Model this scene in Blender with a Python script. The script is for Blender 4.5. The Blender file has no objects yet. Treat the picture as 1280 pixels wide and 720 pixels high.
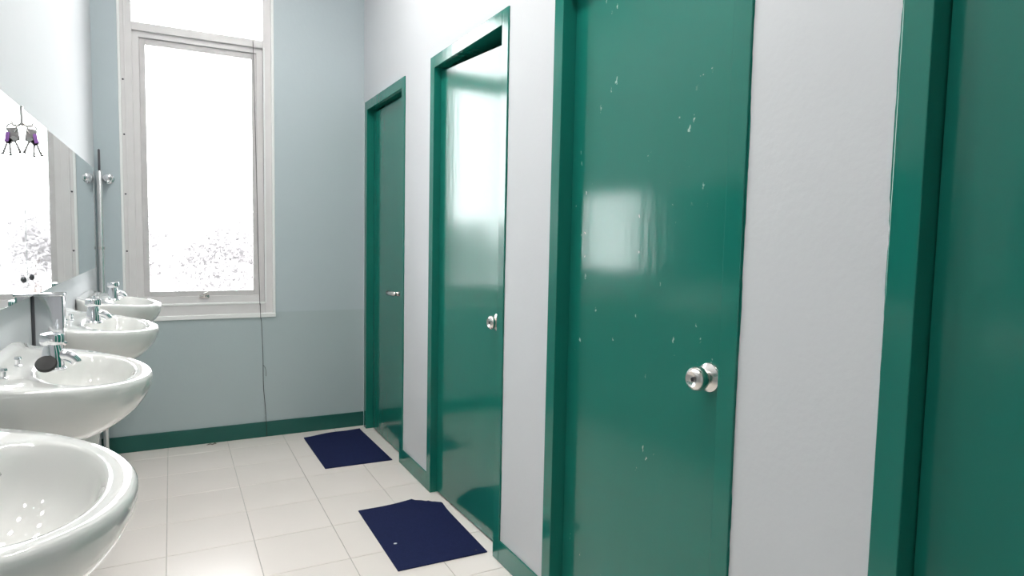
import bpy, bmesh, math, random
from mathutils import Vector, Matrix
R = math.radians
scene = bpy.context.scene
COL = scene.collection

# ------------------------------------------------------------------ camera
FPX, YAW, PITCH, ROLL, CAMH = 806.44, 0.4857, -0.0744, 0.0201, 1.30
cd = bpy.data.cameras.new('camera'); cam = bpy.data.objects.new('camera', cd); COL.objects.link(cam)
cd.sensor_width = 36.0; cd.sensor_fit = 'HORIZONTAL'; cd.lens = FPX / 1280.0 * 36.0
cd.clip_start = 0.02; cd.clip_end = 300
_F = Vector((math.sin(YAW)*math.cos(PITCH), math.cos(YAW)*math.cos(PITCH), math.sin(PITCH)))
_R = Vector((math.cos(YAW), -math.sin(YAW), 0)); _U = _R.cross(_F)
_R2 = math.cos(ROLL)*_R + math.sin(ROLL)*_U; _U2 = -math.sin(ROLL)*_R + math.cos(ROLL)*_U
M4 = Matrix.Identity(4)
for i in range(3):
    M4[i][0] = _R2[i]; M4[i][1] = _U2[i]; M4[i][2] = -_F[i]
M4[2][3] = CAMH
cam.matrix_world = M4
scene.camera = cam

# ------------------------------------------------------------------ world, lights, exposure
SKY = 4.8
w = bpy.data.worlds.new('overcast_sky'); scene.world = w; w.use_nodes = True
bg = w.node_tree.nodes['Background']; bg.inputs[0].default_value = (0.97, 0.985, 1.0, 1); bg.inputs[1].default_value = SKY
vs = scene.view_settings
vs.view_transform = 'Standard'; vs.look = 'None'; vs.gamma = 1.0; vs.use_curve_mapping = False; vs.exposure = 1.20
LAMP_W = 42.0

# ------------------------------------------------------------------ room numbers (metres)
XL, XR, YE, YB, ZC = -0.38, 1.153, 4.356, -1.35, 3.30
XM = -0.36                       # mirror face
TS, TX, TY = 0.3300, -0.0402, 3.188
WX0, WX1, WZ0, WZ1 = -0.247, 0.576, 0.793, 2.98
ZT, ZI = 2.187, 2.130            # door frame head, outer and inner
ZB = 0.090                       # skirting height

# ------------------------------------------------------------------ materials
MATS = {}
def mat(name, col, rough=0.5, metal=0.0, noise=None, bump=None, spec=None, coat=None, stretch=None):
    m = bpy.data.materials.new(name); m.use_nodes = True
    nt = m.node_tree; b = nt.nodes['Principled BSDF']
    b.inputs['Base Color'].default_value = (*col, 1); b.inputs['Roughness'].default_value = rough
    b.inputs['Metallic'].default_value = metal
    if spec is not None: b.inputs['Specular IOR Level'].default_value = spec
    if coat: b.inputs['Coat Weight'].default_value = coat[0]; b.inputs['Coat Roughness'].default_value = coat[1]
    tc = nt.nodes.new('ShaderNodeTexCoord')
    mp = nt.nodes.new('ShaderNodeMapping'); nt.links.new(tc.outputs['Object'], mp.inputs[0])
    if stretch: mp.inputs['Scale'].default_value = stretch
    if noise:
        sc, amt = noise
        n = nt.nodes.new('ShaderNodeTexNoise'); n.inputs['Scale'].default_value = sc; n.inputs['Detail'].default_value = 5
        nt.links.new(mp.outputs[0], n.inputs['Vector'])
        mx = nt.nodes.new('ShaderNodeMix'); mx.data_type = 'RGBA'
        mx.inputs[6].default_value = (*[c*(1-amt) for c in col], 1); mx.inputs[7].default_value = (*[min(1, c*(1+amt)) for c in col], 1)
        nt.links.new(n.outputs['Fac'], mx.inputs[0]); nt.links.new(mx.outputs[2], b.inputs['Base Color'])
    if bump:
        sc, st = bump
        n2 = nt.nodes.new('ShaderNodeTexNoise'); n2.inputs['Scale'].default_value = sc; n2.inputs['Detail'].default_value = 3
        nt.links.new(mp.outputs[0], n2.inputs['Vector'])
        bp = nt.nodes.new('ShaderNodeBump'); bp.inputs['Strength'].default_value = st; bp.inputs['Distance'].default_value = 0.002
        nt.links.new(n2.outputs['Fac'], bp.inputs['Height']); nt.links.new(bp.outputs[0], b.inputs['Normal'])
    MATS[name] = m
    return m

WALL = (0.63, 0.65, 0.672)
mat('wall_paint', WALL, 0.70, spec=0.3, noise=(3, 0.02), bump=(60, 0.25))
GREEN = (0.009, 0.172, 0.130)
mat('green_frame_paint', GREEN, 0.13, noise=(9, 0.10), bump=(25, 0.25), stretch=(1, 1, 0.35))
mat('green_skirting_paint', (0.009, 0.105, 0.085), 0.50, noise=(9, 0.15), bump=(20, 0.3))
mat('ceramic', (0.79, 0.79, 0.77), 0.06, coat=(0.6, 0.02))
mat('chrome', (0.82, 0.82, 0.84), 0.07, 1.0)
mat('satin_steel', (0.74, 0.71, 0.68), 0.22, 1.0)
mat('pale_metal', (0.88, 0.88, 0.88), 0.25, 0.9)
mat('polished_steel', (0.80, 0.80, 0.82), 0.10, 1.0)
mat('mirror_silver', (0.88, 0.91, 0.91), 0.015, 1.0)
mat('mirror_edge', (0.62, 0.70, 0.68), 0.15)
mat('white_window_paint', (0.74, 0.72, 0.72), 0.35, noise=(12, 0.05))
mat('white_bead_paint', (0.90, 0.91, 0.90), 0.25)
mat('window_grime', (0.62, 0.60, 0.60), 0.45, noise=(14, 0.12))
mat('tile', (0.90, 0.825, 0.78), 0.22, noise=(2.5, 0.05), bump=(35, 0.06))
mat('grout', (0.56, 0.525, 0.49), 0.8, noise=(20, 0.15))
mat('navy_mat', (0.012, 0.018, 0.070), 0.8, noise=(120, 0.25), bump=(400, 0.35), spec=0.15)
mat('black_rubber', (0.012, 0.012, 0.012), 0.5)
mat('dark_metal', (0.10, 0.10, 0.11), 0.4, 0.7)
mat('ceiling_paint', (0.78, 0.78, 0.78), 0.7)
mat('purple_plastic', (0.42, 0.18, 0.60), 0.35)
mat('grey_plastic', (0.34, 0.32, 0.32), 0.45)
mat('bark', (0.16, 0.12, 0.10), 0.9, noise=(6, 0.3))
mat('foliage', (0.30, 0.285, 0.29), 0.7, noise=(0.8, 0.5))
mat('yard', (0.42, 0.41, 0.40), 0.9, noise=(0.3, 0.1))
mat('cord_black', (0.03, 0.03, 0.03), 0.6)
mat('stall_wall', (0.45, 0.46, 0.46), 0.6)

# end wall: cooler colour, slightly darker below the sill line
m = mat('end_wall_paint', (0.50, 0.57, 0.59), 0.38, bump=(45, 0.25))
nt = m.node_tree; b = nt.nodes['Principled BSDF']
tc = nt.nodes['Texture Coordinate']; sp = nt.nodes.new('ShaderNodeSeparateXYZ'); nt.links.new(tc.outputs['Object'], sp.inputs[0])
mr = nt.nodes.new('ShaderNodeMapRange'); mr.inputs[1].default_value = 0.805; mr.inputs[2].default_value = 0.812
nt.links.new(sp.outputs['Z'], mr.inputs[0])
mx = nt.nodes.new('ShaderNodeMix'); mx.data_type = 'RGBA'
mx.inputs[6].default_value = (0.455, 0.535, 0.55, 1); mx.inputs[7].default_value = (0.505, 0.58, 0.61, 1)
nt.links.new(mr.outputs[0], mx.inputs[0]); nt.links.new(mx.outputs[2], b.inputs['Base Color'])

# glossy green door enamel with brush marks and a few chips
def door_paint(name, chips, col=GREEN, rough=0.13):
    m = mat(name, col, rough, noise=(5, 0.06), bump=(38, 0.16), stretch=(1, 1, 0.16))
    nt = m.node_tree; b = nt.nodes['Principled BSDF']
    old = b.inputs['Base Color'].links[0].from_socket
    tc = nt.nodes['Texture Coordinate']
    mp = nt.nodes.new('ShaderNodeMapping'); mp.inputs['Scale'].default_value = (1, 1, 0.45); nt.links.new(tc.outputs['Object'], mp.inputs[0])
    v = nt.nodes.new('ShaderNodeTexVoronoi'); v.inputs['Scale'].default_value = 40; nd = nt.nodes.new('ShaderNodeTexNoise'); nd.inputs['Scale'].default_value = 70; nt.links.new(tc.outputs['Object'], nd.inputs['Vector'])
    md = nt.nodes.new('ShaderNodeMix'); md.data_type = 'RGBA'; md.blend_type = 'LINEAR_LIGHT'; md.inputs[0].default_value = 0.010
    nt.links.new(mp.outputs[0], md.inputs[6]); nt.links.new(nd.outputs['Color'], md.inputs[7]); nt.links.new(md.outputs[2], v.inputs['Vector'])
    c1 = nt.nodes.new('ShaderNodeMapRange'); c1.inputs[1].default_value = 0.17; c1.inputs[2].default_value = 0.10; nt.links.new(v.outputs['Distance'], c1.inputs[0])
    n = nt.nodes.new('ShaderNodeTexNoise'); n.inputs['Scale'].default_value = 3.3; n.inputs['Detail'].default_value = 2; nt.links.new(tc.outputs['Object'], n.inputs['Vector'])
    c2 = nt.nodes.new('ShaderNodeMapRange'); c2.inputs[1].default_value = 1-chips; c2.inputs[2].default_value = 1-chips+0.01; nt.links.new(n.outputs['Fac'], c2.inputs[0])
    sep = nt.nodes.new('ShaderNodeSeparateColor'); nt.links.new(v.outputs['Color'], sep.inputs[0])
    c3 = nt.nodes.new('ShaderNodeMapRange'); c3.inputs[1].default_value = 0.84; c3.inputs[2].default_value = 0.86; nt.links.new(sep.outputs[0], c3.inputs[0])
    mu = nt.nodes.new('ShaderNodeMath'); mu.operation = 'MULTIPLY'; nt.links.new(c1.outputs[0], mu.inputs[0]); nt.links.new(c2.outputs[0], mu.inputs[1])
    mu2 = nt.nodes.new('ShaderNodeMath'); mu2.operation = 'MULTIPLY'; nt.links.new(mu.outputs[0], mu2.inputs[0]); nt.links.new(c3.outputs[0], mu2.inputs[1])
    mx = nt.nodes.new('ShaderNodeMix'); mx.data_type = 'RGBA'; nt.links.new(mu2.outputs[0], mx.inputs[0])
    nt.links.new(old, mx.inputs[6]); mx.inputs[7].default_value = (0.30, 0.52, 0.46, 1)
    nt.links.new(mx.outputs[2], b.inputs['Base Color'])
    return m
door_paint('door_enamel', 0.30)
door_paint('door_enamel_chipped', 0.50)

# window glass: clear with a real reflection, lets daylight through
m = bpy.data.materials.new('window_glass'); m.use_nodes = True; nt = m.node_tree
nt.nodes.remove(nt.nodes['Principled BSDF'])
tr = nt.nodes.new('ShaderNodeBsdfTransparent'); gl = nt.nodes.new('ShaderNodeBsdfGlossy'); gl.inputs['Roughness'].default_value = 0.02
fr = nt.nodes.new('ShaderNodeFresnel'); fr.inputs[0].default_value = 1.45
ms = nt.nodes.new('ShaderNodeMixShader'); nt.links.new(fr.outputs[0], ms.inputs[0]); nt.links.new(tr.outputs[0], ms.inputs[1]); nt.links.new(gl.outputs[0], ms.inputs[2])
tl = nt.nodes.new('ShaderNodeBsdfTranslucent'); tl.inputs[0].default_value = (0.95, 0.94, 0.95, 1)      # glare veil added to the glass, washes out the view outside
m2 = nt.nodes.new('ShaderNodeMixShader'); m2.inputs[0].default_value = 0.035; nt.links.new(ms.outputs[0], m2.inputs[1]); nt.links.new(tl.outputs[0], m2.inputs[2])
nt.links.new(m2.outputs[0], nt.nodes['Material Output'].inputs[0]); MATS['window_glass'] = m
m = bpy.data.materials.new('lamp_tube'); m.use_nodes = True
m.node_tree.nodes['Principled BSDF'].inputs['Emission Color'].default_value = (1, 0.97, 0.93, 1)
m.node_tree.nodes['Principled BSDF'].inputs['Emission Strength'].default_value = LAMP_W; MATS['lamp_tube'] = m

# ------------------------------------------------------------------ mesh helpers
def box(bm, x0, x1, y0, y1, z0, z1, bev=0.0, seg=2):
    r = bmesh.ops.create_cube(bm, size=1)
    vsx = r['verts']
    for v in vsx:
        v.co = Vector(((x0+x1)/2 + v.co.x*(x1-x0), (y0+y1)/2 + v.co.y*(y1-y0), (z0+z1)/2 + v.co.z*(z1-z0)))
    if bev > 0:
        es = list({e for v in vsx for e in v.link_edges})
        bmesh.ops.bevel(bm, geom=es, offset=bev, segments=seg, affect='EDGES', profile=0.5)
def lathe(bm, prof, origin=(0,0,0), axis='Z', n=32, sx=1.0, sy=1.0):
    """prof: list of (radius, height); capped at both ends"""
    o = Vector(origin); rings = []
    def P(r, h, a):
        c, s = math.cos(a)*r*sx, math.sin(a)*r*sy
        if axis == 'Z': return o + Vector((c, s, h))
        if axis == 'X': return o + Vector((h, c, s))
        if axis == '-X': return o + Vector((-h, c, s))
        if axis == 'Y': return o + Vector((c, h, s))
        if axis == '-Y': return o + Vector((c, -h, s))
    for r, h in prof:
        rings.append([bm.verts.new(P(r, h, 2*math.pi*k/n)) for k in range(n)])
    for a, b2 in zip(rings, rings[1:]):
        for k in range(n):
            bm.faces.new((a[k], a[(k+1) % n], b2[(k+1) % n], b2[k]))
    bm.faces.new(rings[0][::-1]); bm.faces.new(rings[-1])
def tube(bm, pts, rad, n=12):
    pts = [Vector(p) for p in pts]
    rads = rad if isinstance(rad, (list, tuple)) else [rad]*len(pts)
    rings = []; up = None
    for i, p in enumerate(pts):
        t = (pts[min(i+1, len(pts)-1)] - pts[max(i-1, 0)]).normalized()
        if up is None:
            up = t.orthogonal().normalized()
        a = (up - t*up.dot(t)).normalized(); up = a; c = t.cross(a)
        rings.append([bm.verts.new(p + rads[i]*(a*math.cos(2*math.pi*k/n) + c*math.sin(2*math.pi*k/n))) for k in range(n)])
    for a, b2 in zip(rings, rings[1:]):
        for k in range(n):
            bm.faces.new((a[k], a[(k+1) % n], b2[(k+1) % n], b2[k]))
    bm.faces.new(rings[0][::-1]); bm.faces.new(rings[-1])
def bez(p0, p1, p2, p3, n=10):
    p0, p1, p2, p3 = map(Vector, (p0, p1, p2, p3)); out = []
    for i in range(n+1):
        t = i/n; out.append((1-t)**3*p0 + 3*(1-t)**2*t*p1 + 3*(1-t)*t*t*p2 + t**3*p3)
    return out
def obj(name, bm, material, parent=None, smooth=False, sub=0, loc=None):
    bmesh.ops.recalc_face_normals(bm, faces=bm.faces)
    me = bpy.data.meshes.new(name); bm.to_mesh(me); bm.free()
    if isinstance(material, (list, tuple)):
        for mm in material: me.materials.append(MATS[mm])
    else: me.materials.append(MATS[material])
    o = bpy.data.objects.new(name, me); COL.objects.link(o)
    if loc: o.location = loc
    if parent: o.parent = parent
    if smooth:
        for p in me.polygons: p.use_smooth = True
        if smooth == 'auto':
            for e in me.edges: pass
            me.set_sharp_from_angle(angle=R(35))
    if sub:
        md = o.modifiers.new('sub', 'SUBSURF'); md.levels = sub; md.render_levels = sub
    return o
def tag(o, label, cat, group=None, kind=None):
    o['label'] = label; o['category'] = cat
    if group: o['group'] = group
    if kind: o['kind'] = kind
    return o
def empty(name, loc=(0,0,0)):
    o = bpy.data.objects.new(name, None); COL.objects.link(o); o.location = loc; o.empty_display_size = 0.1
    return o
def bobj(name, dims, material, parent=None, bev=0.0):
    bm = bmesh.new(); box(bm, *dims, bev=bev); return obj(name, bm, material, parent)

# ------------------------------------------------------------------ room shell
XO = 2.35                                            # back of the stalls behind the doors
fl = bobj('floor', (XL-0.1, XO, YB, YE+0.12, -0.12, -0.004), 'grout')
tag(fl, 'pale cream square tiled floor with thin grey joints', 'floor', kind='structure')
tile_me = {}
ix0 = math.floor((XL-TX)/TS); nx = math.ceil((XR+0.06-TX)/TS)
jn = math.floor((TY-YB)/TS)
for i in range(ix0, nx):
    for j in range(-4, jn+1):
        x0, x1 = max(TX+i*TS, XL), min(TX+(i+1)*TS, XR+0.05)
        y1, y0 = min(TY-j*TS, YE), max(TY-(j+1)*TS, YB)
        if x1-x0 < 0.012 or y1-y0 < 0.012: continue
        g = 0.0013
        key = (round(x1-x0, 4), round(y1-y0, 4))
        if key not in tile_me:
            bm = bmesh.new(); box(bm, -(x1-x0)/2+g, (x1-x0)/2-g, -(y1-y0)/2+g, (y1-y0)/2-g, -0.004, 0.0, bev=0.0008, seg=1)
            me = bpy.data.meshes.new('floor_tile'); bm.to_mesh(me); bm.free(); me.materials.append(MATS['tile']); tile_me[key] = me
        o = bpy.data.objects.new('floor_tile', tile_me[key]); COL.objects.link(o)
        o.location = ((x0+x1)/2, (y0+y1)/2, 0); o.parent = fl
tag(bobj('ceiling', (XL-0.1, XO, YB, YE+0.12, ZC, ZC+0.1), 'ceiling_paint'), 'plain white ceiling over the washroom', 'ceiling', kind='structure')
tag(bobj('wall_left', (XL-0.1, XL, YB, YE+0.12, 0, ZC), 'wall_paint'), 'pale painted wall behind the mirrors and washbasins', 'wall', kind='structure')
tag(bobj('wall_back', (XL-0.1, XO, YB-0.1, YB, 0, ZC), 'wall_paint'), 'pale painted wall closing the washroom opposite the window', 'wall', kind='structure')
tag(bobj('wall_stall', (XO, XO+0.1, YB, YE+0.12, 0, ZC), 'stall_wall'), 'wall at the back of the toilet stalls', 'wall', kind='structure')
# end wall with the window opening
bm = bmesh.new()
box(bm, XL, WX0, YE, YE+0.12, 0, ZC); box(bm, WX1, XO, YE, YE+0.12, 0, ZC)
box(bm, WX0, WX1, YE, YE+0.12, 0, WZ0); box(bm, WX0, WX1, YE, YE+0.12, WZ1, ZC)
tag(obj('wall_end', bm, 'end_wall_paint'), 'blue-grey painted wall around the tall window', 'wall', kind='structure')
# doors: (far outer Y, near outer Y, recess, name)
DOORS = [(4.314, 3.485, 0.040), (3.085, 2.2455, 0.030), (1.9064, 1.0595, 0.045), (0.719, -0.128, 0.042)]
JW = 0.054
bm = bmesh.new()
edges = [YE]
for a, b_, r in DOORS: edges += [a-0.012, b_+0.012]
edges.append(YB)
for k in range(0, len(edges), 2): box(bm, XR, XR+0.11, edges[k+1], edges[k], 0, ZC)
for a, b_, r in DOORS: box(bm, XR, XR+0.11, b_+0.012, a-0.012, ZT-0.012, ZC)
tag(obj('wall_right', bm, 'wall_paint'), 'pale painted wall with a row of green stall doors', 'wall', kind='structure')
# skirtings
tag(bobj('baseboard_end', (XL, XR, YE-0.012, YE, 0, 0.098), 'green_skirting_paint', bev=0.003), 'dark green skirting along the wall under the window', 'baseboard', kind='structure')
bm = bmesh.new()
for k in range(2, len(edges)-1, 2): box(bm, XR-0.006, XR, edges[k+1]+0.012, edges[k]-0.012, 0, ZB, bev=0.002)
tag(obj('baseboard_right', bm, 'green_frame_paint'), 'green painted skirting strips between the stall doors', 'baseboard', kind='structure')

# ------------------------------------------------------------------ window
wd = empty('window_1', ((WX0+WX1)/2, YE, WZ0))
tag(wd, 'tall white framed window with a hinged lower sash and fixed upper pane', 'window', kind='structure')
def wpart(name, bm, material, **k):
    bmesh.ops.translate(bm, verts=bm.verts, vec=-wd.location); return obj(name, bm, material, wd, **k)
def wbox(name, dims, material, bev=0.002):
    bm = bmesh.new(); box(bm, *dims, bev=bev); return wpart(name, bm, material)
Y0 = YE+0.012
# fixed frame
wbox('frame_jamb', (WX0+0.004, -0.184, Y0, YE+0.09, WZ0, WZ1), 'white_window_paint')
wbox('frame_jamb', (0.521, WX1-0.004, Y0, YE+0.09, WZ0, WZ1), 'white_window_paint')
wbox('frame_head', (-0.184, 0.521, Y0, YE+0.09, WZ1-0.06, WZ1), 'white_window_paint')
wbox('frame_rail', (-0.184, 0.521, Y0, YE+0.09, WZ0, 0.866), 'white_window_paint')
wbox('transom', (-0.184, 0.521, Y0+0.004, YE+0.09, 2.457, 2.503), 'white_window_paint')
# painted bead around the opening
for d in ((WX0-0.008, WX0+0.006, YE-0.006, YE+0.02, WZ0-0.014, WZ1), (WX1-0.008, WX1+0.008, YE-0.006, YE+0.02, WZ0-0.014, WZ1),
          (WX0-0.008, WX1+0.008, YE-0.010, YE+0.02, WZ0-0.016, WZ0+0.010)):
    wbox('bead', d, 'white_bead_paint', 0.003)
wbox('bead', (-0.184, 0.521, Y0-0.005, Y0+0.02, 0.862, 0.876), 'white_bead_paint', 0.003)
wbox('bead', (0.521, 0.531, Y0-0.004, Y0+0.02, 0.866, 2.46), 'white_bead_paint', 0.002)
wbox('bead', (WX0+0.022, WX0+0.030, Y0-0.003, Y0+0.02, 0.80, WZ1), 'white_window_paint', 0.002)
# hinged sash, stepped profile
SY = YE+0.035
sash = empty('sash'); sash.parent = wd
def sbox(name, dims, material, bev=0.002):
    bm = bmesh.new(); box(bm, *dims, bev=bev); bmesh.ops.translate(bm, verts=bm.verts, vec=-wd.location); return obj(name, bm, material, sash)
sbox('stile', (-0.188, -0.150, SY, SY+0.04, 0.860, 2.462), 'white_window_paint')
sbox('stile', (0.484, 0.525, SY, SY+0.04, 0.860, 2.462), 'white_window_paint')
sbox('stile', (-0.150, -0.119, SY+0.014, SY+0.04, 0.91, 2.43), 'window_grime')
sbox('stile', (0.458, 0.484, SY+0.014, SY+0.04, 0.91, 2.43), 'window_grime')
sbox('rail', (-0.152, 0.486, SY, SY+0.04, 0.860, 0.918), 'white_window_paint')
sbox('rail', (-0.152, 0.486, SY, SY+0.04, 2.425, 2.462), 'white_window_paint')
sbox('rail', (-0.119, 0.458, SY+0.014, SY+0.04, 0.918, 0.948), 'window_grime')
sbox('rail', (-0.119, 0.458, SY+0.014, SY+0.04, 2.392, 2.425), 'window_grime')
sbox('pane', (-0.122, 0.461, SY+0.026, SY+0.031, 0.945, 2.395), 'window_glass', 0)
wbox('pane', (-0.187, 0.524, SY+0.026, SY+0.031, 2.500, WZ1-0.055), 'window_glass', 0)
# latch
bm = bmesh.new()
box(bm, 0.145, 0.200, SY-0.012, SY+0.001, 0.905, 0.925, bev=0.003); tube(bm, [(0.172, SY-0.008, 0.915), (0.172, SY-0.022, 0.93), (0.192, SY-0.026, 0.938)], 0.008)
wpart('latch', bm, 'satin_steel', smooth='auto')
bm = bmesh.new()
for z in (2.17, 1.86, 1.52, 1.19): lathe(bm, [(0.005, 0), (0.005, 0.003), (0.002, 0.005)], (WX0+0.016, Y0, z), '-Y', 10)
wpart('screw', bm, 'dark_metal')

# ------------------------------------------------------------------ doors
def lever(parent, loc):
    h = empty('lever_handle', loc); h.parent = parent
    bm = bmesh.new(); lathe(bm, [(0.032, 0), (0.032, 0.006), (0.026, 0.012), (0.013, 0.014), (0.012, 0.040), (0.010, 0.044)], axis='-X', n=24); obj('rose', bm, 'satin_steel', h, smooth='auto')
    bm = bmesh.new(); tube(bm, [(-0.042, -0.004, 0), (-0.054, 0.004, 0), (-0.058, 0.02, 0), (-0.058, 0.075, -0.002), (-0.054, 0.125, -0.004)], [0.012, 0.0135, 0.0135, 0.013, 0.0145]); obj('lever', bm, 'satin_steel', h, smooth=True)
def knob(parent, loc, s=1.0, p=1.0):
    h = empty('knob_handle', loc); h.parent = parent
    bm = bmesh.new(); lathe(bm, [(0.0375*s, 0), (0.0375*s, 0.004), (0.036*s, 0.008*p), (0.030*s, 0.012*p), (0.022*s, 0.017*p), (0.0135, 0.020*p), (0.0135, 0.024*p)], axis='-X', n=40); obj('rose', bm, 'satin_steel', h, smooth='auto')
    bm = bmesh.new(); lathe(bm, [(0.0130, 0.016*p), (0.021*s, 0.022*p), (0.0285*s, 0.031*p), (0.0310*s, 0.042*p), (0.0300*s, 0.052*p), (0.0255*s, 0.060*p), (0.0195*s, 0.0645*p), (0.0178*s, 0.064*p), (0.011, 0.060*p), (0.004, 0.060*p)], axis='-X', n=40); obj('knob', bm, 'satin_steel', h, smooth='auto')
    bm = bmesh.new(); box(bm, -0.0635*p, -0.0595*p, -0.0012, 0.0012, -0.005, 0.005); lathe(bm, [(0.0048, 0.056*p), (0.0048, 0.0612*p)], axis='-X', n=16); obj('key_slot', bm, 'dark_metal', h)
DLAB = ['green stall door with a lever handle beside the window wall', 'glossy green stall door mirroring the window, behind the curled mat',
        'green stall door with chipped paint and a round steel knob', 'dark green stall door past the chipped door, no handle in view']
PROUD = 0.006
for n, (a, b_, rec) in enumerate(DOORS):
    d = empty('door_%d' % (n+1), (XR, (a+b_)/2, 0)); tag(d, DLAB[n], 'door', kind='structure')
    cy = (a+b_)/2; ha = (a-b_)/2
    def dbox(name, x0, x1, y0, y1, z0, z1, material, bev=0.002):
        bm = bmesh.new(); box(bm, x0, x1, y0, y1, z0, z1, bev=bev); return obj(name, bm, material, d)
    dbox('jamb', -PROUD, 0.115, ha-JW, ha, 0, ZT, 'green_frame_paint')
    dbox('jamb', -PROUD, 0.115, -ha, -ha+JW, 0, ZT, 'green_frame_paint')
    dbox('head', -PROUD, 0.115, -ha+JW, ha-JW, ZI, ZT, 'green_frame_paint')
    dbox('stop', rec+0.040, rec+0.055, ha-JW-0.012, ha-JW, 0, ZI, 'green_frame_paint', 0.001)
    for y_, sg in ((ha, 1), (-ha, -1)):       # hand-painted edge lapping onto the wall
        rp = random.Random(11*n+sg); bm = bmesh.new(); K = 150; wd_ = 0.002; va = []
        for k in range(K+1):
            if k % 3 == 0: wd_ = min(max(wd_+rp.uniform(-0.0016, 0.0016), 0.0006), 0.0055)
            z = 0.09+(ZT-0.09)*k/K
            va.append((bm.verts.new((-0.0006, y_-sg*0.001, z)), bm.verts.new((-0.0006, y_+sg*(wd_+rp.uniform(0, 0.0007)), z)), bm.verts.new((0.001, y_+sg*wd_, z))))
        for (a0, a1, a2), (b0, b1, b2) in zip(va, va[1:]):
            bm.faces.new((a0, a1, b1, b0)); bm.faces.new((a1, a2, b2, b1))
        obj('paint_edge', bm, 'green_frame_paint', d)
    # leaf (slightly out of square on the second door)
    bm = bmesh.new(); g = 0.003
    y0, y1 = -ha+JW+g, ha-JW-g
    box(bm, rec, rec+0.038, y0, y1, 0.008, ZI-0.008)
    if n == 1:
        for v in bm.verts:
            if v.co.z > 1: v.co.z = 2.082 if v.co.y < 0 else 2.116
    if n == 0:
        for v in bm.verts:
            if v.co.z > 1: v.co.z = 2.112
    if n == 1:      # stands a touch ajar, hung on the far jamb
        bmesh.ops.rotate(bm, verts=bm.verts, cent=(rec, y1, 0), matrix=Matrix.Rotation(R(1.5), 3, 'Z'))
    lf = obj('leaf', bm, 'door_enamel_chipped' if n == 2 else 'door_enamel', d)
    if n == 0: lever(lf, (rec, 3.615-cy, 0.974))
    if n == 1: knob(lf, (rec+0.017, 2.400-cy, 0.955), 0.95, 0.62)
    if n == 2: knob(lf, (rec, 1.187-cy, 0.964))
    if n == 3: knob(lf, (rec, y0+0.062, 0.964))

# ------------------------------------------------------------------ mirrors
def mirror(y0, y1, label, screws):
    r = empty('wall_mirror', (XL, (y0+y1)/2, 1.1095)); tag(r, label, 'mirror', 'frameless mirrors over the washbasins')
    cy = (y0+y1)/2; h = 1.6366-1.1095
    bm = bmesh.new(); box(bm, 0, XM-XL-0.001, y0-cy, y1-cy, 0, h); obj('backing', bm, 'mirror_edge', r)
    bm = bmesh.new(); box(bm, XM-XL-0.001, XM-XL, y0-cy+0.001, y1-cy-0.001, 0.001, h-0.001); obj('glass', bm, 'mirror_silver', r)
    for y in screws:
        bm = bmesh.new(); lathe(bm, [(0.0085, 0), (0.0085, 0.003), (0.004, 0.006)], (XM-XL, y-cy, 0.055), 'X', 16); obj('screw', bm, 'dark_metal', r, smooth='auto')
mirror(0.37, 2.2325, 'frameless mirror pane over the washbasins on the side away from the steel pole', [2.182])
mirror(2.2380, 4.10, 'long frameless mirror pane beside the steel pole, reflecting the bright window', [2.297])

# hook strap and bunch of keys on the mirror seam
hk = empty('key_hook', (XM, 2.235, 1.5575)); tag(hk, 'small metal hook strap over the top edge at the mirror seam', 'hook')
bm = bmesh.new(); box(bm, 0.0, 0.003, -0.008, 0.008, 0.030, 0.0815); box(bm, -0.02, 0.003, -0.008, 0.008, 0.0795, 0.0825); obj('strap', bm, 'satin_steel', hk)
bm = bmesh.new(); tube(bm, [(0.002, 0, 0.036), (0.010, 0, 0.029), (0.020, 0, 0.030), (0.025, 0, 0.040)], 0.0032, 8); obj('peg', bm, 'satin_steel', hk, smooth=True)
ky = empty('key_bunch', (XM+0.0225, 2.228, 1.522)); tag(ky, 'bunch of keys with a purple tag hanging from the mirror hook', 'keys')
bm = bmesh.new(); tube(bm, [(0.011*math.cos(t*math.pi/9), 0.002*math.sin(t), 0.056+0.011*math.sin(t*math.pi/9)) for t in range(19)], 0.0020, 6); obj('ring', bm, 'satin_steel', ky, smooth=True)
def fob(name, m_, cx, cz, w_, h_, t_, dy, rot):
    bm = bmesh.new(); box(bm, -w_/2, w_/2, -t_/2, t_/2, -h_/2, h_/2, bev=min(w_, t_)*0.3, seg=3)
    bmesh.ops.rotate(bm, verts=bm.verts, matrix=Matrix.Rotation(R(rot), 3, 'Y')); bmesh.ops.translate(bm, verts=bm.verts, vec=(cx, dy, cz)); return obj(name, bm, m_, ky, smooth='auto')
fob('fob', 'grey_plastic', -0.003, 0.040, 0.024, 0.036, 0.012, 0.004, 8)
fob('tag', 'purple_plastic', 0.009, 0.031, 0.009, 0.026, 0.005, -0.008, -8)
for cx, cz, rot in ((-0.012, 0.008, 22), (0.004, 0.000, 4), (0.015, 0.002, -18)):
    bm = bmesh.new(); box(bm, -0.0025, 0.0025, -0.001, 0.001, -0.02, 0.014); box(bm, 0.0, 0.005, -0.001, 0.001, -0.02, -0.015); box(bm, 0.0, 0.0045, -0.001, 0.001, -0.012, -0.009)
    lathe(bm, [(0.008, -0.001), (0.008, 0.001)], (0, 0, 0.02), 'Y', 14)
    bmesh.ops.rotate(bm, verts=bm.verts, matrix=Matrix.Rotation(R(rot), 3, 'Y')); bmesh.ops.translate(bm, verts=bm.verts, vec=(cx, -0.003, cz)); obj('key', bm, 'satin_steel', ky)

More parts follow.
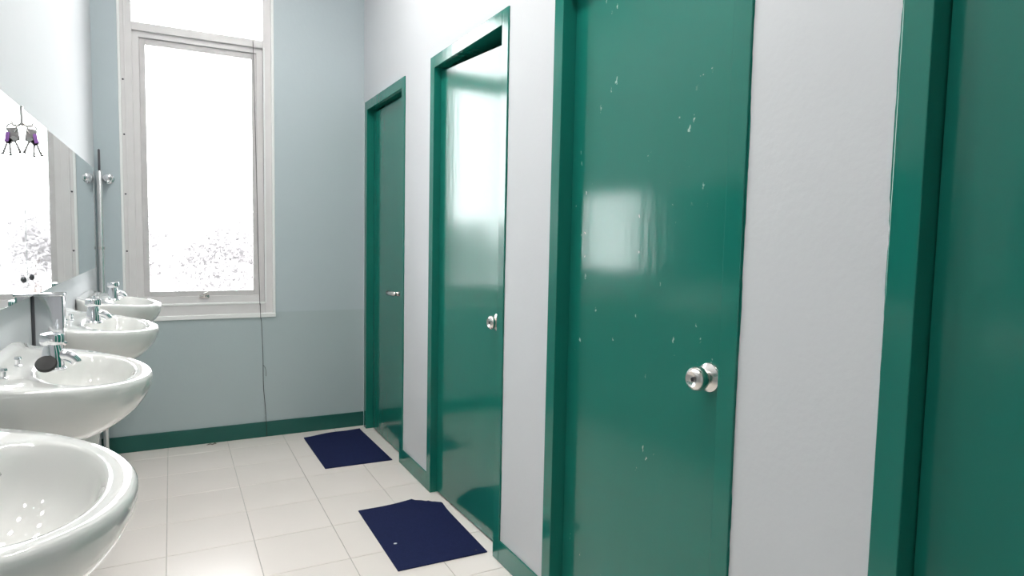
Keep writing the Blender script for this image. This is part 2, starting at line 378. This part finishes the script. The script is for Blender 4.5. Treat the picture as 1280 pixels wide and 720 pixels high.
# ------------------------------------------------------------------ washbasins
XF, ZF, SL, HB, UC = 0.3325, 0.950, 0.128, 0.284, 0.070     # front reach, front rim height, rim slope, half width, centre of the ellipse (from wall)
U0 = 0.150
def smin(a, b, k):
    h = max(k-abs(a-b), 0)/k; return min(a, b) - h*h*k*0.25
def r_outer(ph):
    c, s = math.cos(ph), math.sin(ph)
    A, B = XF-UC, HB
    du = U0-UC
    qa = (c/A)**2 + (s/B)**2; qb = 2*du*c/A**2; qc = (du/A)**2-1
    r1 = (-qb + math.sqrt(max(qb*qb-4*qa*qc, 0)))/(2*qa)
    if c < -1e-4: r1 = smin(r1, U0/(-c), 0.05)
    return r1
IU, IA, IB = 0.192, 0.098, 0.188
def r_inner(ph):
    c, s = math.cos(ph), math.sin(ph); du = U0-IU
    n = 2.0
    qa = (c/IA)**2 + (s/IB)**2; qb = 2*du*c/IA**2; qc = (du/IA)**2-1
    return (-qb + math.sqrt(max(qb*qb-4*qa*qc, 0)))/(2*qa)
def rimz(u):
    z = ZF + SL*(XF-u)
    t = min(max((0.055-u)/0.045, 0), 1); return z + 0.012*t*t*(3-2*t)
def basin(yc, label, plug=False):
    root = empty('washbasin', (XL, yc, 0)); tag(root, label, 'washbasin', 'row of white wall-hung washbasins')
    N = 96; bm = bmesh.new(); rings = []
    phs = [2*math.pi*k/N for k in range(N)]
    cb = Vector((0.085, 0))
    def outer_ring(s, d):
        ring = []
        for ph in phs:
            r = r_outer(ph); p = Vector((U0+r*math.cos(ph), r*math.sin(ph)))
            qv = cb + (p-cb)*s
            if p.x < 0.085: qv.x = p.x if s > 0.5 else qv.x
            f = min(d/0.12, 1)
            ring.append(bm.verts.new((max(qv.x, 0.002), qv.y, rimz(p.x)*(1-f) + (ZF+0.02)*f - d)))
        return ring
    for s, d in ((0.28, 0.168), (0.40, 0.165), (0.54, 0.155), (0.68, 0.138), (0.80, 0.115), (0.89, 0.089), (0.95, 0.063), (0.985, 0.040), (0.998, 0.022), (1.0, 0.013), (0.998, 0.006), (0.988, 0.0015)):
        rings.append(outer_ring(s, d))
    def top_ring(k, dz):      # k from outer (0) to inner (1)
        ring = []
        for ph in phs:
            ro, ri = r_outer(ph)*0.97, r_inner(ph)*1.02; r = ro+(ri-ro)*k
            u = U0+r*math.cos(ph)
            ring.append(bm.verts.new((max(u, 0.002), r*math.sin(ph), rimz(u)+dz)))
        return ring
    rings.append(top_ring(0.0, 0.0005)); rings.append(top_ring(0.35, 0.0)); rings.append(top_ring(0.7, -0.001)); rings.append(top_ring(0.92, -0.002)); rings.append(top_ring(1.0, -0.006))
    ci = Vector((0.185, 0))
    for s, d in ((0.97, 0.018), (0.92, 0.042), (0.84, 0.068), (0.70, 0.092), (0.50, 0.108), (0.28, 0.116), (0.10, 0.119)):
        ring = []
        for ph in phs:
            r = r_inner(ph); p = Vector((U0+r*math.cos(ph), r*math.sin(ph))); qv = ci+(p-ci)*s
            f = min(d/0.10, 1)
            ring.append(bm.verts.new((qv.x, qv.y, rimz(p.x)*(1-f)+(ZF+0.018)*f-d)))
        rings.append(ring)
    for a, b2 in zip(rings, rings[1:]):
        for k in range(N): bm.faces.new((a[k], a[(k+1) % N], b2[(k+1) % N], b2[k]))
    bm.faces.new(rings[0][::-1]); bm.faces.new(rings[-1])
    obj('bowl', bm, 'ceramic', root, smooth=True)
    # pedestal
    bm = bmesh.new(); rr = []
    for z, hw, uf in ((0.640, 0.050, 0.150), (0.646, 0.058, 0.170), (0.67, 0.066, 0.186), (0.72, 0.072, 0.200), (0.78, 0.078, 0.212), (0.825, 0.084, 0.220)):
        rr.append([bm.verts.new((max(0.004, 0.075+(uf-0.075)*math.cos(t*math.pi/16)), hw*math.sin(t*math.pi/16), z)) for t in range(32)])
    for a, b2 in zip(rr, rr[1:]):
        for k in range(32): bm.faces.new((a[k], a[(k+1) % 32], b2[(k+1) % 32], b2[k]))
    bm.faces.new(rr[0][::-1]); bm.faces.new(rr[-1]); obj('half_pedestal', bm, 'ceramic', root, smooth='auto')
    # drain
    bm = bmesh.new(); lathe(bm, [(0.024, 0.0), (0.024, 0.003), (0.018, 0.004), (0.014, 0.001)], (0.185, 0, ZF+0.018-0.1195), 'Z', 24); obj('drain', bm, 'chrome', root, smooth='auto')
    # tap: flange, tapering body, wide press cap, short spout
    tu, tv = 0.129, -0.035
    tz = rimz(tu)-0.001
    tp = empty('tap', (tu, tv, tz)); tp.parent = root
    bm = bmesh.new(); lathe(bm, [(0.027, 0), (0.027, 0.004), (0.0235, 0.008), (0.0225, 0.020), (0.0205, 0.040), (0.0165, 0.056), (0.015, 0.060)], n=32); obj('body', bm, 'chrome', tp, smooth='auto')
    bm = bmesh.new(); lathe(bm, [(0.014, 0.057), (0.0220, 0.061), (0.0245, 0.066), (0.0245, 0.081), (0.0225, 0.085), (0.013, 0.088), (0.002, 0.089)], n=32)
    obj('cap', bm, 'chrome', tp, smooth='auto')
    bm = bmesh.new(); tube(bm, bez((0.006, 0, 0.034), (0.024, 0, 0.036), (0.040, 0, 0.030), (0.047, 0, 0.013), 10), [0.0155, 0.015, 0.0145, 0.014, 0.0135, 0.013, 0.0125, 0.012, 0.0118, 0.0115, 0.0115], 16); obj('spout', bm, 'chrome', tp, smooth=True)
    # two chrome studs on the back ledge
    for u, v in ((0.060, -0.150), (0.060, -0.005)):
        bm = bmesh.new(); lathe(bm, [(0.008, 0), (0.008, 0.003), (0.005, 0.005), (0.005, 0.016), (0.0075, 0.018), (0.0065, 0.023)], (u, v-0.01, rimz(u)-0.001), 'Z', 16); obj('stud', bm, 'chrome', root, smooth='auto')
    return root
BY = [1.030, 1.853, 2.748, 3.640]
basin(BY[0], 'white oval washbasin farthest from the window, no plug on its tap')
basin(BY[1], 'white oval washbasin with a black plug leaning on its tap')
basin(BY[2], 'white oval washbasin just past the shiny steel dispenser')
basin(BY[3], 'white oval washbasin closest to the window wall')
# black rubber plug leaning on the tap of the second basin
bm = bmesh.new(); lathe(bm, [(0.018, 0), (0.021, 0.002), (0.0215, 0.006), (0.019, 0.010), (0.004, 0.0115)], n=28)
bmesh.ops.rotate(bm, verts=bm.verts, matrix=Matrix.Rotation(R(48), 3, 'X'))
pg = obj('sink_plug', bm, 'black_rubber', smooth='auto', loc=(XL+0.122, BY[1]-0.035-0.036, rimz(0.122)+0.0165))
tag(pg, 'round black rubber sink plug leaning on a chrome tap', 'plug')

# steel dispenser on the wall between basins
ds = empty('steel_dispenser', (XL, 2.392, 0.80)); tag(ds, 'polished steel box dispenser on the wall below the mirror', 'dispenser')
bm = bmesh.new(); box(bm, 0.004, 0.080, 0, 0.060, 0.03, 0.301, bev=0.004); obj('case', bm, 'polished_steel', ds, smooth='auto')
bm = bmesh.new(); box(bm, 0.004, 0.083, -0.003, 0.063, 0.299, 0.308, bev=0.002); obj('lid', bm, 'polished_steel', ds, smooth='auto')
bm = bmesh.new(); box(bm, 0.0, 0.008, -0.004, 0.064, 0.02, 0.306, bev=0.002); obj('wall_plate', bm, 'dark_metal', ds, smooth='auto')
bm = bmesh.new(); tube(bm, [(0.04, 0.036, 0.035), (0.04, 0.036, 0.0)], 0.012); obj('nozzle', bm, 'chrome', ds, smooth='auto')
# stop valve on the wall between the second and third basin
sv = empty('stop_valve', (XL, 2.28, 0.955)); tag(sv, 'small chrome stop valve on the wall beside the steel dispenser', 'valve')
bm = bmesh.new(); lathe(bm, [(0.022, 0), (0.020, 0.004), (0.009, 0.006), (0.009, 0.075)], axis='X', n=20); obj('stem', bm, 'chrome', sv, smooth='auto')
bm = bmesh.new(); lathe(bm, [(0.013, -0.014), (0.013, 0.008), (0.010, 0.014), (0.004, 0.018)], (0.075, 0, 0), 'Z', 20); obj('body', bm, 'chrome', sv, smooth='auto')
bm = bmesh.new(); tube(bm, [(0.075, 0, 0.016), (0.088, 0, 0.020), (0.100, 0, 0.012)], 0.006); obj('handle', bm, 'chrome', sv, smooth=True)

# ------------------------------------------------------------------ steel pole in the corner and hook on the end wall
po = empty('corner_pole', (-0.352, 4.312, 0)); tag(po, 'thin upright steel pole standing in the corner beside the mirror', 'pole')
bm = bmesh.new(); lathe(bm, [(0.015, 0.0), (0.015, 1.63), (0.012, 1.64)], n=20); obj('tube', bm, 'pale_metal', po, smooth='auto')
bm = bmesh.new(); lathe(bm, [(0.006, 1.63), (0.006, 1.755), (0.003, 1.76)], n=12); obj('rod', bm, 'dark_metal', po, smooth='auto')
bm = bmesh.new(); lathe(bm, [(0.018, 1.20), (0.018, 1.215)], n=20); obj('collar', bm, 'satin_steel', po, smooth='auto')
hk2 = empty('robe_hook', (-0.312, YE, 1.60)); tag(hk2, 'chrome wall hook with a round knob between mirror and window', 'hook')
bm = bmesh.new(); lathe(bm, [(0.028, 0), (0.028, 0.006), (0.022, 0.011), (0.008, 0.013), (0.008, 0.045)], axis='-Y', n=24); obj('plate', bm, 'chrome', hk2, smooth='auto')
bm = bmesh.new(); lathe(bm, [(0.008, 0.04), (0.020, 0.046), (0.024, 0.056), (0.020, 0.066), (0.006, 0.070)], axis='-Y', n=24); obj('knob', bm, 'chrome', hk2, smooth='auto')
bm = bmesh.new(); tube(bm, [(0, -0.020, -0.004), (0, -0.040, -0.026), (0, -0.058, -0.030), (0, -0.066, -0.016)], 0.006); obj('prong', bm, 'chrome', hk2, smooth=True)

# ------------------------------------------------------------------ cord by the window
def smooth_path(pts, n=6):
    pts = [Vector(p) for p in pts]; out = []
    for i in range(len(pts)-1):
        p0, p1, p2, p3 = pts[max(i-1, 0)], pts[i], pts[i+1], pts[min(i+2, len(pts)-1)]
        for k in range(n):
            t = k/n
            out.append(0.5*((2*p1)+(p2-p0)*t+(2*p0-5*p1+4*p2-p3)*t*t+(3*p1-p0-3*p2+p3)*t**3))
    return out+[pts[-1]]
bm = bmesh.new()
tube(bm, smooth_path([(0.464, YE+0.010, 2.49), (0.475, YE+0.006, 1.8), (0.488, YE+0.004, 0.95), (0.490, YE-0.013, 0.86), (0.492, YE-0.014, 0.78), (0.498, YE-0.004, 0.74), (0.505, YE-0.003, 0.52), (0.506, YE-0.003, 0.34), (0.516, YE-0.004, 0.20), (0.521, YE-0.014, 0.09), (0.522, YE-0.016, 0.006)]), 0.0016, 6)
tube(bm, smooth_path([(0.504, YE-0.004, 0.47), (0.515, YE-0.005, 0.455), (0.522, YE-0.006, 0.43), (0.522, YE-0.005, 0.395)]), 0.0013, 6)
co = obj('hanging_cord', bm, 'cord_black', smooth=True)
tag(co, 'thin dark cord hanging down the wall under the window', 'cord')

# ------------------------------------------------------------------ floor mats
def floor_mat(corners, label, curl):
    fl_, fr_, nr_, nl_ = [Vector((*c, 0)) for c in corners]     # far left, far right, near right, near left
    NX, NY = 28, 36; c0 = (fl_+fr_+nr_+nl_)/4; T = 0.0045
    bm = bmesh.new(); g = {}
    for lay in (0, 1):
        for i in range(NX+1):
            for j in range(NY+1):
                s, t = i/NX, j/NY
                p = (fl_*(1-s)+fr_*s)*(1-t) + (nl_*(1-s)+nr_*s)*t
                z = 0.0006
                if curl == 'corner':
                    A = Vector((1.023, 2.962, 0)); nrm = Vector((0.092, 0.125, 0)).normalized()
                    d = (p-A).dot(nrm)          # corner tucked under along a slanting fold, edge lifted
                    if d > 0: p = p - nrm*d*1.12
                    e = max(0, 1-abs(min(d, 0))/0.10); z += 0.011*e*e + (-0.003 if d > 0 else 0)
                else:
                    e = max(0, 1-t/0.10); z += e*e*0.008*(0.3+0.7*max(0, math.sin(s*5.0-0.6)))
                g[lay, i, j] = bm.verts.new((p.x-c0.x, p.y-c0.y, z + lay*T))
    for lay in (0, 1):
        for i in range(NX):
            for j in range(NY): bm.faces.new((g[lay,i,j], g[lay,i+1,j], g[lay,i+1,j+1], g[lay,i,j+1]))
    for i in range(NX):
        for j in (0, NY): bm.faces.new((g[0,i,j], g[0,i+1,j], g[1,i+1,j], g[1,i,j]))
    for j in range(NY):
        for i in (0, NX): bm.faces.new((g[0,i,j], g[0,i,j+1], g[1,i,j+1], g[1,i,j]))
    o = obj('floor_mat', bm, 'navy_mat', smooth='auto', loc=(c0.x, c0.y, 0)); tag(o, label, 'mat', 'navy floor mats before the stall doors'); return o
floor_mat([(0.730, 4.205), (1.105, 4.262), (1.121, 3.581), (0.739, 3.595)], 'navy floor mat lying before the door with the lever handle', 'ripple')
mt = floor_mat([(0.762, 2.960), (1.150, 2.960), (1.141, 2.335), (0.760, 2.344)], 'navy floor mat with one curled corner before the glossy door', 'corner')
bm = bmesh.new(); lathe(bm, [(0.006, 0), (0.005, 0.0006)], n=9, sx=1.3)
sp_ = obj('lint_speck', bm, 'white_bead_paint', mt, loc=(-0.135, -0.085, 0.0052))
bm = bmesh.new(); lathe(bm, [(0.005, 0), (0.004, 0.0006)], n=9)
obj('lint_speck', bm, 'black_rubber', mt, loc=(0.150, -0.285, 0.0052))

# ------------------------------------------------------------------ ceiling lamps (real fixtures, above the frame)
def lamp(x, y, label):
    r = empty('ceiling_lamp', (x, y, ZC)); tag(r, label, 'lamp', 'round ceiling lamps')
    bm = bmesh.new(); lathe(bm, [(0.150, 0), (0.150, -0.012), (0.142, -0.020), (0.126, -0.020), (0.122, -0.010), (0.121, -0.001)], n=40); obj('ring', bm, 'ceiling_paint', r, smooth='auto')
    bm = bmesh.new(); lathe(bm, [(0.120, -0.002), (0.120, -0.011), (0.110, -0.014)], n=40); obj('diffuser', bm, 'lamp_tube', r)
lamp(0.40, 0.65, 'round white ceiling lamp over the dark green stall door')
lamp(0.40, 1.50, 'round white ceiling lamp over the chipped stall door')
lamp(0.40, 2.35, 'round white ceiling lamp over the curled navy mat')
lamp(0.40, 3.15, 'round white ceiling lamp over the mat by the window')

# ------------------------------------------------------------------ outside: pale yard and a row of trees
tag(bobj('yard_ground', (-40, 40, YE+4, 90, -5.2, -5.0), 'yard'), 'pale open ground outside below the window', 'ground', kind='structure')
rnd = random.Random(4)
def tree(x, y, zc, rx, rz, label):
    r = empty('tree', (x, y, -5.0)); tag(r, label, 'tree', 'hazy trees outside the window')
    bm = bmesh.new(); tube(bm, [(0, 0, 0), (0.1, 0, 2.0), (0, 0.1, zc+5.0)], [0.28, 0.22, 0.10], 10); obj('trunk', bm, 'bark', r, smooth=True)
    bm = bmesh.new()
    lobes = [(Vector((rnd.uniform(-1, 1)*rx*0.6, rnd.uniform(-1, 1)*rx*0.6, zc+5.0+rnd.uniform(-0.7, 0.75)*rz)), rnd.uniform(0.35, 0.6)*rx) for _ in range(14)]
    for _ in range(7000):
        c, lr = rnd.choice(lobes)
        d = Vector((rnd.gauss(0, 1), rnd.gauss(0, 1), rnd.gauss(0, 1))).normalized()*lr*rnd.uniform(0.6, 1.05)
        p = c+Vector((d.x, d.y, d.z*0.8)); s = rnd.uniform(0.07, 0.14)
        a = Vector((rnd.gauss(0, 1), rnd.gauss(0, 1), rnd.gauss(0, 1))).normalized(); b2 = a.orthogonal().normalized()
        bm.faces.new([bm.verts.new(p+a*s), bm.verts.new(p+b2*s*0.5), bm.verts.new(p-a*s), bm.verts.new(p-b2*s*0.5)])
    o = obj('foliage', bm, 'foliage', r); o['kind'] = 'stuff'
tree(-1.3, 24.0, 0.3, 1.7, 1.5, 'pale hazy tree outside beyond the hinge side of the sash')
tree(1.5, 27.5, 0.4, 1.9, 1.6, 'pale hazy tree outside in the middle of the window view')
tree(4.0, 31.5, 0.6, 1.9, 1.7, 'pale hazy tree outside, farthest from the building')
for k, (x, y) in enumerate([(-15.5, 25.0), (-12.6, 29.0), (-9.9, 24.5), (-7.0, 28.5), (-4.2, 33.0), (6.6, 26.0), (9.4, 29.5)]):
    tree(x, y, 0.3+0.2*(k % 3), 1.8, 1.6, 'pale hazy tree outside that shows only in reflections')

# daylight portal in the window opening (guides sampling of the sky, adds no light)
ld = bpy.data.lights.new('window_portal', 'AREA'); ld.shape = 'RECTANGLE'; ld.size = WX1-WX0; ld.size_y = WZ1-WZ0
lo = bpy.data.objects.new('window_portal', ld); COL.objects.link(lo); lo.location = ((WX0+WX1)/2, YE+0.14, (WZ0+WZ1)/2); lo.rotation_euler = (R(-90), 0, 0)
ld.cycles.is_portal = True

# small brown scrap by the skirting
bm = bmesh.new(); tube(bm, [(-0.03, 0, 0.003), (-0.012, 0.006, 0.006), (0.004, -0.003, 0.004), (0.016, 0.004, 0.009), (0.024, 0.0, 0.004)], [0.0015, 0.003, 0.0025, 0.004, 0.0015], 7)
tag(obj('floor_debris', bm, 'bark', smooth=True, loc=(0.20, YE-0.05, 0.0)), 'small brown scrap on the floor by the green skirting', 'debris')
